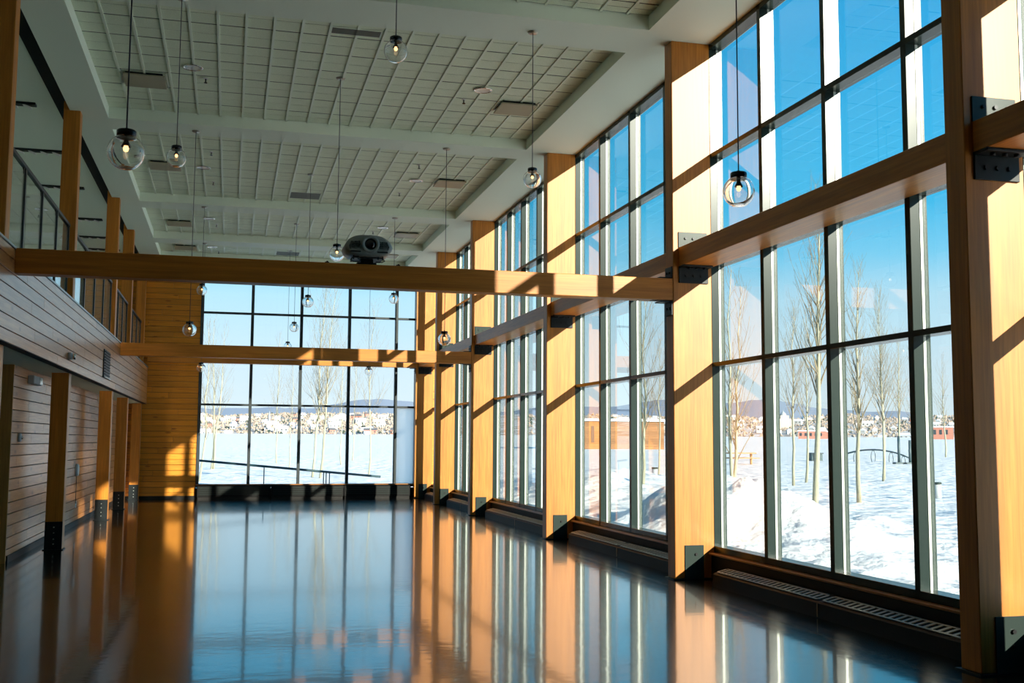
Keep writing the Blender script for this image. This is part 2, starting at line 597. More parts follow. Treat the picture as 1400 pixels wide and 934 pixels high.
# ------------------------------------------------------------------ curtain wall
ROWS = [(.385, 2.515), (2.567, 3.74), (3.93, 5.082), (5.138, 6.455)]
def side_window(n, ya, yb, mull, label):
    """one bay of glazing: mullions, transoms, glazing beads and panes are parts"""
    w = thing('window_%d' % n, label, None, (XW, (ya + yb) / 2, 0), kind='structure')
    mw = .038
    for y in mull:
        m = box('mullion', 'anodised', XW, XW + .17, y - mw, y + mw, .31, H, w, bevel=.003)
        for s in (-1, 1):
            box('glazing_bead', 'bead_alu', XG - .03, XG - .006, y + s * mw - .005, y + s * mw + .005, .385, 6.455, m)
    box('transom', 'anodised', XW, XW + .17, ya, yb, .31, .385, w, bevel=.003)
    box('transom', 'anodised', XW, XW + .17, ya, yb, 2.515, 2.567, w, bevel=.003)
    box('transom', 'anodised', XW, XW + .17, ya, yb, 3.74, 3.93, w, bevel=.003)
    box('transom', 'anodised', XW, XW + .17, ya, yb, 5.082, 5.138, w, bevel=.003)
    box('transom', 'anodised', XW, XW + .17, ya, yb, 6.455, H, w, bevel=.003)
    box('plinth', 'plinth_black', XW - .04, XW + .25, ya, yb, 0, .285, w)
    box('sill', 'nosing_wood', XW - .075, XW + .17, ya, yb, .285, .31, w, bevel=.004)
    edges = sorted(set([ya] + list(mull) + [yb]))
    for a, b in zip(edges, edges[1:]):
        if b - a < .2:
            continue
        for z0, z1 in ROWS:
            p0 = a + (mw if a in mull else 0)
            p1 = b - (mw if b in mull else 0)
            box('pane', 'window_glass_side', XG - .003, XG + .003, p0, p1, z0, z1, w)

def build_windows():
    side_window(1, WIN0, 6.76, [5.66], 'narrow glazed bay beside the closest timber column')
    side_window(2, 6.76, 12.13, [6.80, 8.075, 9.40, 10.73, 12.06], 'widest glazed bay in view with birches and snow behind it')
    side_window(3, 12.13, 17.51, [12.17, 13.47, 14.81, 16.145, 17.44], 'glazed bay behind which the low boarded building shows')
    side_window(4, 17.51, 23.39, [17.55, 18.65, 19.81, 20.98, 22.13, 23.32], 'narrow-looking glazed bay two columns before the end wall')
    side_window(5, 23.39, 27.61, [23.43, 24.40, 25.45, 26.50, 27.54], 'slim glazed bay one column before the end wall')
    side_window(6, 27.61, YE + .10, [27.66, 28.75, 29.85], 'last slim glazed bay meeting the end wall')
    # end wall window
    x0, m = -.818, 1.352
    xs = [x0 + m * k for k in range(5)] + [XC + .06]
    w = thing('window_7', 'great gridded window in the end wall facing the frozen lake', None, ((x0 + XC) / 2, YE, 0), kind='structure')
    fw = .040
    for k, x in enumerate(xs):
        box('mullion', 'end_frame', x - fw, x + fw, YE - .02, YE + .13, .31, H, w, bevel=.003)
    zs = [(.31, .40), (2.55, 2.604), (3.80, 3.854), (5.10, 5.154), (6.44, H)]
    for a, b in zs:
        box('transom', 'end_frame', x0, XC + .06, YE - .012, YE + .12, a, b, w, bevel=.003)
    for i in range(5):
        for j in range(4):
            mat = 'window_glass_fogged' if (i == 4 and j == 0) else 'window_glass_end'
            box('pane', mat, xs[i] + fw, xs[i + 1] - fw, YE + .05, YE + .056, zs[j][1], zs[j + 1][0], w)
    box('plinth', 'plinth_black', x0 - .04, XC + .5, YE, YE + .15, 0, .29, w)
    box('sill', 'nosing_wood', x0 - .04, XC + .06, YE - .09, YE + .05, .375, .40, w, bevel=.004)
    tag(box('wall_corner', 'pine_X', XC + .09, XW + .25, YE, YE + .15, 0, H), 'strip of end wall behind the corner column', kind='structure')
build_windows()

# ------------------------------------------------------------------ columns and beams
def bolt(parent, x, y, z, axis='Y', mat='bolt_dark', r=.016):
    return obj('bolt', cyl_mesh(mat, r, r, .022, 8, axis), (x, y, z), parent)

def right_column(i, label):
    y = CY[i]
    c = thing('glulam_column', label, 'column', (XC + .25, y + COLD / 2, 0), 'glulam columns along the window wall')
    box('shaft', 'glulam_Z', XC, XW, y, y + COLD, .012, H, c, bevel=.006)
    box('foot_plate', 'steel_black', XC - .03, XW - .02, y - .03, y + COLD + .03, 0, .012, c)
    p = box('base_bracket', 'steel_grey', 5.23, 5.47, y - .012, y, .012, .40, c, bevel=.002)
    for z in (.19, .295):
        bolt(p, 5.37, y - .018, z)
    if i < 5 or True:
        p = box('upper_plate', 'steel_grey', 5.178, 5.55, y - .014, y, 3.952, 4.14, c, bevel=.002)
        for x in (5.27, 5.37, 5.47):
            bolt(p, x, y - .02, 4.065)
        p = box('beam_seat', 'steel_black', 5.18, 5.56, y - .02, y, 3.52, 3.722, c, bevel=.003)
        box('seat_flange', 'steel_black', 5.18, 5.56, y - .16, y - .02, 3.70, 3.722, p, bevel=.003)
        for x in (5.27, 5.37, 5.47):
            bolt(p, x, y - .026, 3.61, r=.019)
            obj('bolt', cyl_mesh('bolt_dark', .019, .019, .022, 8, 'Z'), (x, y - .10, 3.69), p)
    if i in (1, 3, 5):
        for z0, z1 in (((FT + .004, FT + .15), (FT - .44, FT - .27)) if i < 5 else ((3.954, 4.10), (3.53, 3.69))):
            p = box('hanger_bracket', 'steel_black', XC - .018, XC, y + .012, y + COLD - .012, z0, z1, c, bevel=.003)
            f = (z0 + .002, z0 + .016) if z0 > 3.56 and i < 5 or z0 > 3.9 else (z1 - .016, z1 - .002)
            box('hanger_flange', 'steel_black', XC - .16, XC - .018, y + .03, y + COLD - .03, f[0], f[1], p)
            for yy in (.07, .15):
                bolt(p, XC - .022, y + yy, (z0 + z1) / 2, 'X')
    return c

for i, lab in enumerate([
        'closest timber column at the right edge with a grey base bracket',
        'second timber column from the right where the projector beam ends',
        'third timber column from the right between two broad glazed bays',
        'fourth timber column from the right where the farther crossbeam ends',
        'fifth timber column from the right with a slim glazed bay each side',
        'last timber column standing in the corner at the end window']):
    right_column(i, lab)

def build_beams():
    labs = ['glulam rail beam along the glass between the first two columns from the right',
            'glulam rail beam along the glass behind the end of the projector beam',
            'grey-sheened glulam rail beam along the glass between third and fourth column',
            'short glulam rail beam behind the hanging globe near the fourth column',
            'last short glulam rail beam along the glass next to the end window']
    for i, lab in enumerate(labs):
        b = thing('rail_beam', lab, 'beam', (5.4, CY[i] + COLD, 3.73), 'glulam rail beams along the glazing')
        box('timber', 'glulam_Y', 5.182, XW - .002, CY[i] + COLD + .001, CY[i + 1] - .001, 3.7225, 3.951, b, bevel=.005)
    b = thing('rail_beam', 'glulam rail beam running out of the frame from the closest column', 'beam', (5.4, WIN0, 3.73), 'glulam rail beams along the glazing')
    box('timber', 'glulam_Y', 5.182, XW - .002, 1.5, CY[0] - .001, 3.7225, 3.951, b, bevel=.005)
    labs = {1: 'long glulam crossbeam carrying the projector', 3: 'farther glulam crossbeam with patches of sun along it',
            5: 'farthest crossbeam just under the sunlit one, close to the end window'}
    for i, lab in labs.items():
        y = CY[i]
        lo, hi = (FT - .26, FT) if i < 5 else (3.70, 3.95)
        c = thing('crossbeam', lab, 'beam', (1.4, y, lo), 'glulam crossbeams spanning the hall')
        box('timber', 'glulam_X', XF + .001, XC - .001, y + .005, y + COLD - .005, lo, hi, c, bevel=.006)
        for z in (hi + .003, lo - .003):
            box('end_plate', 'steel_black', XC - .24, XC - .165, y + .06, y + .16, z - .003, z + .003, c)
build_beams()

def left_columns():
    ys = [12.02, 17.05, 23.10, 26.60, 30.62]
    labs = ['timber column at the left frame edge beside the balcony',
            'timber column with a black shoe, closest in full under the balcony',
            'timber column under the balcony with a sunlit foot above a dark plate',
            'timber column under the balcony next to the last, with a dark foot plate',
            'last timber column under the balcony in the end wall corner']
    for y, lab in zip(ys, labs):
        x0, x1 = -2.545, -2.305
        c = thing('balcony_column', lab, 'column', (-2.42, y, 0), 'glulam columns along the balcony')
        box('shaft', 'glulam_Z', x0, x1, y, y + COLD, .012, H, c, bevel=.006)
        box('head', 'glulam_Z', x0, -2.462, y + .001, y + COLD - .001, H, 6.652, c)
        box('foot_plate', 'steel_black', x0 - .02, x1 + .02, y - .03, y + COLD + .02, 0, .012, c)
        p = box('shoe', 'steel_black', x0, x1, y - .012, y, .012, .41, c, bevel=.002)
        for z in (.09, .16, .25, .33):
            bolt(p, -2.42, y - .018, z, mat='bolt_silver', r=.011)
left_columns()

# ------------------------------------------------------------------ balcony railing
def railings():
    bays = [(12.26, 17.04, [12.35, 13.46, 14.66, 15.87, 16.98], 'closest balcony railing bay with tall glass panels'),
            (17.28, 23.09, [17.5, 18.98, 20.32, 21.70, 23.0], 'second balcony railing bay reflecting blue light'),
            (23.33, 26.59, [23.45, 24.5, 25.5, 26.5], 'third balcony railing bay behind the sunlit beam end'),
            (26.83, 30.6, [26.95, 28.1, 29.3, 30.45], 'last balcony railing bay by the end wall')]
    for a, b, posts, lab in bays:
        r = thing('glass_railing', lab, 'railing', (-2.40, (a + b) / 2, FT), 'balcony railings')
        box('top_rail', 'rail_black', -2.425, -2.375, a, b, 4.74, 4.785, r, bevel=.004)
        for y in posts:
            p = box('post', 'rail_black', -2.42, -2.38, y - .03, y + .03, 3.42, 4.74, r, bevel=.004)
            for s in (-.09, .09):
                if a + .05 < y + s < b - .05:
                    box('bracket', 'rail_black', -2.41, -2.39, y + s - .012, y + s + .012, 4.66, 4.74, p)
        for y0, y1 in zip(posts, posts[1:]):
            box('glass_panel', 'rail_glass', -2.405, -2.395, y0 + .035, y1 - .035, 3.50, 4.70, r)
railings()

def balcony_lights():
    for k, y in enumerate([14.4, 17.34, 20.16, 23.0, 26.24, 28.6, 30.4]):
        lab = ['black louvre light over the balcony beyond the left edge', 'short-looking black louvre light beside the top of the left column',
               'black louvre light over the first glass railing', 'black louvre light partly hidden by the second balcony column',
               'black louvre light between second and third balcony columns', 'black louvre light just above the second railing',
               'farthest black louvre light over the balcony'][k]
        t = thing('louvre_light', lab, 'light', (-3.2, y, 6.66), 'louvre lights over the balcony')
        box('housing', 'tray_black', -4.0, -2.98, y - .07, y + .07, 6.625, 6.6595, t, bevel=.004)
        for j in range(5):
            x = -3.88 + .195 * j
            o = box('reflector', 'lamp_white', x - .065, x + .065, y - .05, y + .05, 6.600, 6.615, t)
            o.rotation_euler = (0, .35, 0)
balcony_lights()

# ------------------------------------------------------------------ heaters
def grille_mesh(key, length, depth, mat, pitch=.09):
    """louvre strip along y (centred), with open slots between bars"""
    if key in MESH:
        return MESH[key]
    bm = bmesh.new()
    bm_box(bm, -depth / 2, -depth / 2 + .018, -length / 2, length / 2, -.004, .004)
    bm_box(bm, depth / 2 - .018, depth / 2, -length / 2, length / 2, -.004, .004)
    n = int(length / pitch)
    for k in range(n + 1):
        y = -length / 2 + k * length / n
        bm_box(bm, -depth / 2 + .018, depth / 2 - .018, y - .018, y + .018, -.004, .004)
    return mesh_from(bm, mat, key)

def heaters():
    labs = {0: 'low black convector in the closest bay with a long slotted top', 1: 'low black convector in the second bay with sun on its grille edge',
            2: 'low black convector in the third bay beside the fourth column', 3: 'low black convector in the fourth bay', 4: 'low black convector in the last bay by the end window'}
    for i, lab in labs.items():
        a, b = CY[i] + COLD + .05, CY[i + 1] - .62
        h = thing('convector_heater', lab, 'heater', (5.42, (a + b) / 2, 0), 'convectors along the glazing')
        bm = bmesh.new()
        prof = [(5.30, .0), (5.30, .135), (5.32, .150), (5.47, .185), (5.56, .185), (5.56, .0)]
        v0 = [bm.verts.new((x, a, z)) for x, z in prof]
        v1 = [bm.verts.new((x, b, z)) for x, z in prof]
        for k in range(len(prof)):
            k2 = (k + 1) % len(prof)
            bm.faces.new((v0[k], v0[k2], v1[k2], v1[k]))
        bm.faces.new(v0[::-1])
        bm.faces.new(v1)
        bmesh.ops.recalc_face_normals(bm, faces=bm.faces)
        obj('body', mesh_from(bm, 'heater_black'), parent=h)
        n = 2
        L = (b - a) / n
        for k in range(n):
            ln = round(L - .10, 2)
            obj('grille', grille_mesh(('gr', ln), ln, .145, 'heater_grille'), (5.393, a + L * (k + .5), .178), h, (0, -.229, 0))
        box('front_seam', 'heater_grille', 5.296, 5.30, (a + b) / 2 - .006, (a + b) / 2 + .006, .01, .13, h)
    labs = ['black convector under the left part of the end window', 'black convector under the middle of the end window with sun strips',
            'black convector under the right part of the end window']
    xs = [-.82, 1.15, 3.15, 5.05]
    for k, lab in enumerate(labs):
        x0, x1 = xs[k] + .01, xs[k + 1] - .01
        h = thing('convector_heater', lab, 'heater', ((x0 + x1) / 2, YE - .1, 0), 'convectors under the end window')
        box('body', 'heater_black', x0, x1, YE - .16, YE - .001, .06, .36, h, bevel=.006)
        box('plinth', 'plinth_black', x0 + .02, x1 - .02, YE - .14, YE - .01, 0, .06, h)
        for q in range(4):
            z = .13 + .055 * q
            box('louvre', 'steel_grey', x0 + .05, x1 - .05, YE - .175, YE - .16, z, z + .012, h)
heaters()

# ------------------------------------------------------------------ pendant lamps
def lathe_mesh(key, prof, mat, seg=28):
    if key in MESH:
        return MESH[key]
    bm = bmesh.new()
    bm_lathe(bm, prof, seg)
    bmesh.ops.recalc_face_normals(bm, faces=bm.faces)
    return mesh_from(bm, mat, key, smooth=True)

def pendants():
    R = .108
    t0 = math.radians(30)
    gp = [(R * math.sin(t), R * math.cos(t)) for t in [t0 + (math.radians(158) - t0) * k / 18 for k in range(19)]]
    gp_in = [(r * .95, z * .95) for r, z in gp]
    shell = gp + [(0, gp[-1][1] - .002)] + [(0, gp_in[-1][1] + .001)] + gp_in[::-1] + [gp[0]]
    globe = lathe_mesh('globe', shell, 'globe_glass', 40)
    spots = [(-.641, 6.65, 3.291, 'largest clear globe pendant, closest at upper left'),
             (1.371, 9.60, 5.155, 'clear globe pendant hanging high near the top centre'),
             (3.313, 6.65, 3.310, 'large clear globe pendant seen against the right glazing'),
             (-.655, 12.27, 4.697, 'clear globe pendant just right of the largest one'),
             (3.397, 12.20, 4.714, 'clear globe pendant by the top of the third column'),
             (1.372, 15.03, 4.190, 'clear globe pendant beside the projector'),
             (3.405, 17.62, 3.290, 'clear globe pendant in front of the fourth column'),
             (-.656, 17.68, 3.324, 'clear globe pendant against the boards beside the end window'),
             (1.370, 20.78, 4.226, 'clear globe pendant high on the second pane line of the end window'),
             (-.650, 23.53, 4.736, 'clear globe pendant at the upper left corner of the end window'),
             (3.405, 23.54, 4.711, 'clear globe pendant at the upper right of the end window'),
             (1.393, 25.73, 4.236, 'small clear globe pendant left of the second mullion of the end window'),
             (-.730, 27.97, 3.387, 'small globe pendant under the crossbeam at the left jamb of the end window'),
             (3.430, 27.97, 3.390, 'small globe pendant under the crossbeam right of the end window centre'),
             (1.440, 29.50, 4.106, 'small globe pendant half hidden by the farther crossbeam')]
    bulb = lathe_mesh('bulb', [(.010, .022), (.013, .012), (.017, 0), (.013, -.016), (0, -.022)], 'filament', 12)
    sock = lathe_mesh('socket', [(0, .055), (.014, .055), (.014, .02), (.030, -.012), (.028, -.012), (.010, .012), (0, .012)], 'collar_dark', 14)
    cap = lathe_mesh('collar', [(0, .030), (.012, .030), (.014, .020), (.050, .018), (.056, .012), (.056, -.026), (.045, -.028), (0, -.028)], 'collar_dark', 24)
    can = lathe_mesh('canopy', [(0, -.02), (.055, -.02), (.064, -.008), (.064, 0), (0, 0)], 'canopy_metal', 20)
    for x, y, z, lab in spots:
        rib = abs(x - 1.4) > .5
        top = H if rib else HT
        p = thing('globe_pendant', lab, 'pendant lamp', (x, y, z), 'clear globe pendant lamps')
        obj('canopy', can, (x, y, top), p)
        L = top - .018 - (z + R + .02)
        obj('cord', cyl_mesh('cord_grey', .0045, .0045, round(L, 3), 8), (x, y, z + R + .02 + L / 2), p)
        obj('collar', cap, (x, y, z + R + .006), p)
        obj('globe', globe, (x, y, z), p)
        s = obj('socket', sock, (x, y, z + .045), p)
        obj('bulb', bulb, (x, y, z + .022), s)
pendants()

# ------------------------------------------------------------------ ceiling fittings
def fittings():
    dif = [(-1.30, 15.78, 'tan ceiling diffuser closest on the left above the largest globe'), (4.08, 15.63, 'pale ceiling diffuser closest to the right glazing'),
           (-1.30, 20.75, 'tan ceiling diffuser behind the second globe on the left'), (4.06, 20.65, 'warm-lit ceiling diffuser left of the fourth column top'),
           (-1.28, 26.28, 'tan ceiling diffuser in the third coffer on the left'), (4.08, 26.22, 'bright white ceiling diffuser right of the projector'),
           (-1.26, 29.60, 'farthest tan ceiling diffuser on the left'), (4.05, 29.35, 'farthest white ceiling diffuser just behind the projector')]
    for x, y, lab in dif:
        d = thing('ceiling_diffuser', lab, 'air vent', (x, y, HT), 'square ceiling diffusers')
        box('neck', 'tray_black', x - .25, x + .25, y - .25, y + .25, HT - .035, HT - .004, d)
        box('plate', 'diffuser_plate', x - .28, x + .28, y - .275, y + .275, HT - .055, HT - .035, d, bevel=.004)
        for s in (-1, 1):
            box('collar_side', 'tee_metal', x + s * .30 - .012, x + s * .30 + .012, y - .30, y + .30, HT - .014, HT - .002, d)
    for x, y, ly, lab in ((1.388, 13.22, .09, 'dark return grille at the top edge of the closest coffer'),
                         (1.385, 22.62, .27, 'square green-grey return grille in the second coffer'),
                         (1.40, 29.9, .27, 'square green-grey return grille in the farthest coffer')):
        d = thing('return_grille', lab, 'air vent', (x, y, HT), 'return grilles')
        box('frame', 'tee_metal', x - .32, x + .32, y - ly - .02, y + ly + .02, HT - .012, HT - .002, d)
        n = 5 if ly < .1 else 12
        for k in range(n):
            yy = y - ly + (k + .5) * 2 * ly / n
            box('louvre', 'grille_green', x - .30, x + .30, yy - ly / n * .8, yy + ly / n * .8, HT - .018, HT - .012, d)
    ring = lathe_mesh('dl_ring', [(.105, 0), (.135, -.004), (.135, -.010), (.120, -.014), (.105, -.010), (.105, 0)], 'chrome', 28)
    refl = lathe_mesh('dl_refl', [(.108, -.010), (.09, -.0075), (.06, -.0055), (0, -.004)], 'lamp_white', 28)
    for x, y, lab in [(-.63, 15.10, 'closest recessed downlight on the left'), (3.42, 14.97, 'closest recessed downlight on the right'),
                      (-.62, 20.75, 'recessed downlight in the second coffer on the left'), (3.395, 20.67, 'recessed downlight in the second coffer on the right'),
                      (-.60, 25.6, 'recessed downlight in the third coffer on the left'), (3.41, 25.55, 'recessed downlight above right of the projector'),
                      (-.59, 29.4, 'recessed downlight in the last coffer on the left')]:
        d = thing('downlight', lab, 'light', (x, y, HT), 'recessed downlights')
        obj('ring', ring, (x, y, HT - .011), d)
        obj('reflector', refl, (x, y, HT - .011), d)
    spk = [(-.47, 15.53), (3.24, 15.47), (-.455, 19.58), (-.45, 21.89), (3.25, 19.48), (3.24, 21.82), (3.244, 26.1), (-.44, 26.25), (-.425, 30.05)]
    sl = ['left of the closest downlight row', 'beside the closest right downlight', 'before the second left downlight', 'behind the second left downlight',
          'before the second right downlight', 'behind the second right downlight', 'above the projector', 'in the third coffer on the left', 'in the last coffer on the left']
    for (x, y), w in zip(spk, sl):
        d = thing('sprinkler', 'small hanging sprinkler head ' + w, 'sprinkler', (x, y, HT), 'ceiling sprinklers')
        obj('rose', cyl_mesh('white_plastic', .035, .035, .008, 12), (x, y, HT - .015), d)
        obj('stem', cyl_mesh('steel_grey', .010, .010, .05, 8), (x, y, HT - .044), d)
        obj('deflector', cyl_mesh('steel_grey', .026, .020, .008, 12), (x, y, HT - .073), d)
fittings()

# ------------------------------------------------------------------ projector on the crossbeam
def projector():
    cx, cy, zb = 1.442, CY[1] + .11, FT
    p = thing('video_projector', 'grey video projector with a big round lens standing on the long crossbeam', 'projector', (cx, cy, zb))
    zc = zb + .185
    bm = bmesh.new()
    rings = []
    prof = [(-.215, .80, .74), (-.205, .93, .92), (-.16, 1.0, 1.0), (.16, 1.0, 1.0), (.235, .92, .93), (.25, .85, .80)]
    N = 44
    for y, sx, sz in prof:
        r = []
        for k in range(N):
            t = 2 * math.pi * k / N
            c, s = math.cos(t), math.sin(t)
            e = .62
            x = .268 * sx * math.copysign(abs(c) ** e, c)
            z = .135 * sz * math.copysign(abs(s) ** .80, s)
            if z < 0:
                z *= .80
            x *= 1 - .16 * max(0, z / .135) - .06 * max(0, -z / .135)
            r.append(bm.verts.new((x, y, z)))
        rings.append(r)
    for a, b in zip(rings, rings[1:]):
        for k in range(N):
            bm.faces.new((a[k], a[(k + 1) % N], b[(k + 1) % N], b[k]))
    bm.faces.new(rings[0][::-1])
    bm.faces.new(rings[-1])
    bmesh.ops.recalc_face_normals(bm, faces=bm.faces)
    obj('shell', mesh_from(bm, 'projector_shell', smooth=True), (cx, cy, zc), p)
    yf = cy - .215
    lr = lathe_mesh('lens_ring', [(.066, 0), (.086, 0), (.100, .02), (.100, .05), (.066, .05), (.066, 0)], 'projector_shell', 32)
    l = obj('lens_ring', lr, (cx + .012, yf + .022, zc + .022), p, (math.pi / 2, 0, 0))
    obj('lens', lathe_mesh('lens', [(0, .012), (.03, .010), (.065, .001), (.066, -.01)], 'lens_glass', 28), (cx + .012, yf - .010, zc + .022), p, (math.pi / 2, 0, 0))
    for s in (-1, 1):
        bm = bmesh.new()
        pts = [(s * .105, .062), (s * .195, .050), (s * .222, .0), (s * .212, -.036), (s * .120, -.030), (s * .098, .02)]
        pts = pts if s > 0 else pts
        a = [bm.verts.new((x, -.006, z)) for x, z in pts]
        b = [bm.verts.new((x, .02, z)) for x, z in pts]
        for k in range(6):
            bm.faces.new((a[k], a[(k + 1) % 6], b[(k + 1) % 6], b[k]))
        bm.faces.new(a)
        bm.faces.new(b[::-1])
        bmesh.ops.recalc_face_normals(bm, faces=bm.faces)
        v = obj('air_intake', mesh_from(bm, 'projector_dark'), (cx, yf + .006, zc), p)
        for k in range(5):
            z = zc - .025 + .02 * k
            box('louvre', 'projector_shell', cx + s * .16 - .047, cx + s * .16 + .047, yf - .006, yf + .001, z - .0025, z + .0025, v)
        box('lower_slot', 'projector_dark', cx + s * .15 - .06, cx + s * .15 + .06, yf - .004, yf + .02, zc - .070, zc - .052, p, bevel=.004)
    box('mount_plate', 'steel_black', cx - .17, cx + .17, cy - .15, cy + .16, zb + .062, zb + .074, p, bevel=.003)
    box('mount_base', 'steel_black', cx - .12, cx + .10, cy - .10, cy + .10, zb, zb + .02, p, bevel=.004)
    box('mount_neck', 'steel_black', cx - .075, cx + .065, cy - .08, cy + .08, zb + .02, zb + .062, p, bevel=.004)
    for x in (-.19, -.13, .13, .19):
        obj('mount_leg', cyl_mesh('steel_black', .008, .008, .05, 8), (cx + x * .85, cy - .14, zb + .070), p)
    for s in (-1, 1):
        bm = bmesh.new()
        pts = [(s * .17, -.02, .065), (s * .19, -.05, .035), (s * .16, -.07, .015), (s * .09, -.04, .02)]
        bm_tube(bm, pts, [.006] * 4, 6)
        obj('cable', mesh_from(bm, 'steel_black', smooth=True), (cx, cy - .05, zb + .01), p)
    for x, lab in ((.995, 'small black clip on the beam left of the projector'), (1.79, 'small black clip on the beam right of the projector')):
        c = thing('cable_clip', lab, 'clip', (x, cy, zb), 'clips on the projector beam')
        box('clip_body', 'steel_black', x - .022, x + .022, cy - .08, cy - .02, zb, zb + .014, c, bevel=.003)
        box('clip_tab', 'steel_black', x - .008, x + .008, cy - .095, cy - .08, zb, zb + .02, c)
projector()

# ------------------------------------------------------------------ small things on the left
def left_items():
    d = thing('camera_dome', 'small grey dome fitting on the balcony boards', 'dome', (XF, 16.08, 2.75))
    obj('back_box', cyl_mesh('grey_plastic', .05, .05, .05, 16, 'X'), (XF + .026, 16.08, 2.75), d)
    obj('dome', cyl_mesh('chrome', .036, .044, .05, 16, 'X'), (XF + .076, 16.08, 2.745), d)
    g = thing('wall_grille', 'tall black ventilation grille on the balcony boards', 'air vent', (XF, 20.8, 2.72))
    box('frame', 'steel_black', XF, XF + .02, 20.35, 21.30, 2.70, 3.20, g, bevel=.004)
    for k in range(9):
        z = 2.75 + .05 * k
        box('slat', 'heater_black', XF + .02, XF + .034, 20.40, 21.25, z, z + .018, g)
    box('lower_tray', 'trim_metal', XF + .02, XF + .04, 20.35, 21.30, 2.695, 2.715, g)
    e = thing('emergency_light', 'silver box light high on the recessed board wall', 'light', (XL, 16.7, 2.43))
    box('body', 'grey_plastic', XL, XL + .09, 16.35, 17.0, 2.37, 2.49, e, bevel=.01)
    box('front_lens', 'chrome', XL + .09, XL + .10, 16.75, 16.98, 2.38, 2.48, e)
    t = thing('thermostat', 'small round thermostat on the recessed board wall', 'thermostat', (XL, 15.86, 1.62))
    obj('dial', cyl_mesh('grey_plastic', .06, .055, .035, 20, 'X'), (XL + .018, 15.86, 1.62), t)
    obj('knob', cyl_mesh('chrome', .025, .022, .02, 16, 'X'), (XL + .045, 15.86, 1.62), t)
    c = thing('wall_clock', 'pale oval dial with a cord on the recessed board wall', 'dial', (XL, 21.76, 1.03))
    obj('rim', cyl_mesh('grey_plastic', .115, .11, .04, 24, 'X'), (XL + .02, 21.76, 1.03), c)
    obj('face', cyl_mesh('white_plastic', .10, .10, .006, 24, 'X'), (XL + .043, 21.76, 1.03), c)
    obj('cord', cyl_mesh('rail_black', .006, .006, .50, 6), (XL + .012, 21.78, .66), c)
    o = thing('wall_outlet', 'white electrical outlet low on the board wall', 'outlet', (XL, 21.86, .39))
    box('cover', 'white_plastic', XL, XL + .012, 21.80, 21.92, .33, .45, o, bevel=.004)
    for z in (.36, .42):
        box('socket', 'grey_plastic', XL + .012, XL + .016, 21.835, 21.885, z - .018, z + .018, o)
    s = thing('speaker_box', 'small white box just under the balcony by the sunlit column', 'speaker', (XL, 24.9, 2.45))
    box('body', 'white_plastic', XL, XL + .08, 24.80, 25.0, 2.38, 2.52, s, bevel=.008)
    box('front', 'grey_plastic', XL + .08, XL + .085, 24.82, 24.98, 2.40, 2.50, s)
left_items()

# ------------------------------------------------------------------ outdoors
def hash2(i, j):
    n = math.sin(i * 127.1 + j * 311.7) * 43758.5453
    return n - math.floor(n)
def vnoise(x, y):
    i, j = math.floor(x), math.floor(y)
    u, v = x - i, y - j
    u, v = u * u * (3 - 2 * u), v * v * (3 - 2 * v)
    a, b = hash2(i, j), hash2(i + 1, j)
    c, d = hash2(i, j + 1), hash2(i + 1, j + 1)
    return a + (b - a) * u + (c - a) * v + (a - b - c + d) * u * v
MOUNDS = [(9.6, 19.8, 1.9, 2.8, .85), (10.8, 22.5, 2.0, 3.0, .55), (10.5, 31.0, 2.4, 4.0, .70), (13.0, 38.0, 3.5, 5.0, .75), (8.6, 9.0, 1.0, 3.0, .18), (8.4, 13.5, .8, 2.0, .22)]
def ground(x, y):
    R = math.hypot(x, y)
    z = -.35 + .0075 * max(0., R - 15)
    near = max(0., 1 - R / 120.)
    z += near * ((vnoise(x * .35, y * .35) - .5) * .22 + (vnoise(x * 1.1 + 9, y * 1.1) - .5) * .13 + (vnoise(x * 2.7, y * 2.7 + 5) - .5) * .045)
    if R < 45:
        q = vnoise(x * .8 + 3, y * .8 + 7)
        z += min(1, (45 - R) / 20.) * (max(0, q - .5) * .42 + (vnoise(x * 4.1, y * 4.1) - .5) * .07)
    z += (vnoise(x * .03, y * .03) - .5) * .5 * min(1, R / 80.)
    for mx, my, sx, sy, hh in MOUNDS:
        z += hh * math.exp(-((x - mx) / sx) ** 2 - ((y - my) / sy) ** 2) * (.5 + .55 * vnoise(x * 1.3, y * 1.3) + .4 * vnoise(x * 3.1, y * 3.1 + 4))
    if x < 6.3 and y < 31.6:
        z = min(z, -.27)
    return z

def build_ground():
    verts, faces = [], []
    NA, NR = 420, 190
    a0, a1 = math.radians(-75), math.radians(185)
    rs = [3.0 * (1500 / 3.0) ** (k / NR) for k in range(NR + 1)]
    cx, cy = 2.0, 6.0
    for r in rs:
        for k in range(NA + 1):
            a = a0 + (a1 - a0) * k / NA
            x, y = cx + r * math.sin(a), cy + r * math.cos(a)
            verts.append((x, y, ground(x, y)))
    W = NA + 1
    for i in range(NR):
        for k in range(NA):
            faces.append((i * W + k, (i + 1) * W + k, (i + 1) * W + k + 1, i * W + k + 1))
    me = bpy.data.meshes.new('ground')
    me.from_pydata(verts, [], faces)
    me.materials.append(MATS['snow'])
    for p in me.polygons:
        p.use_smooth = True
    me.flip_normals()
    tag(obj('ground', me), 'bright snow field with banks and footprints around the building', kind='structure')
build_ground()

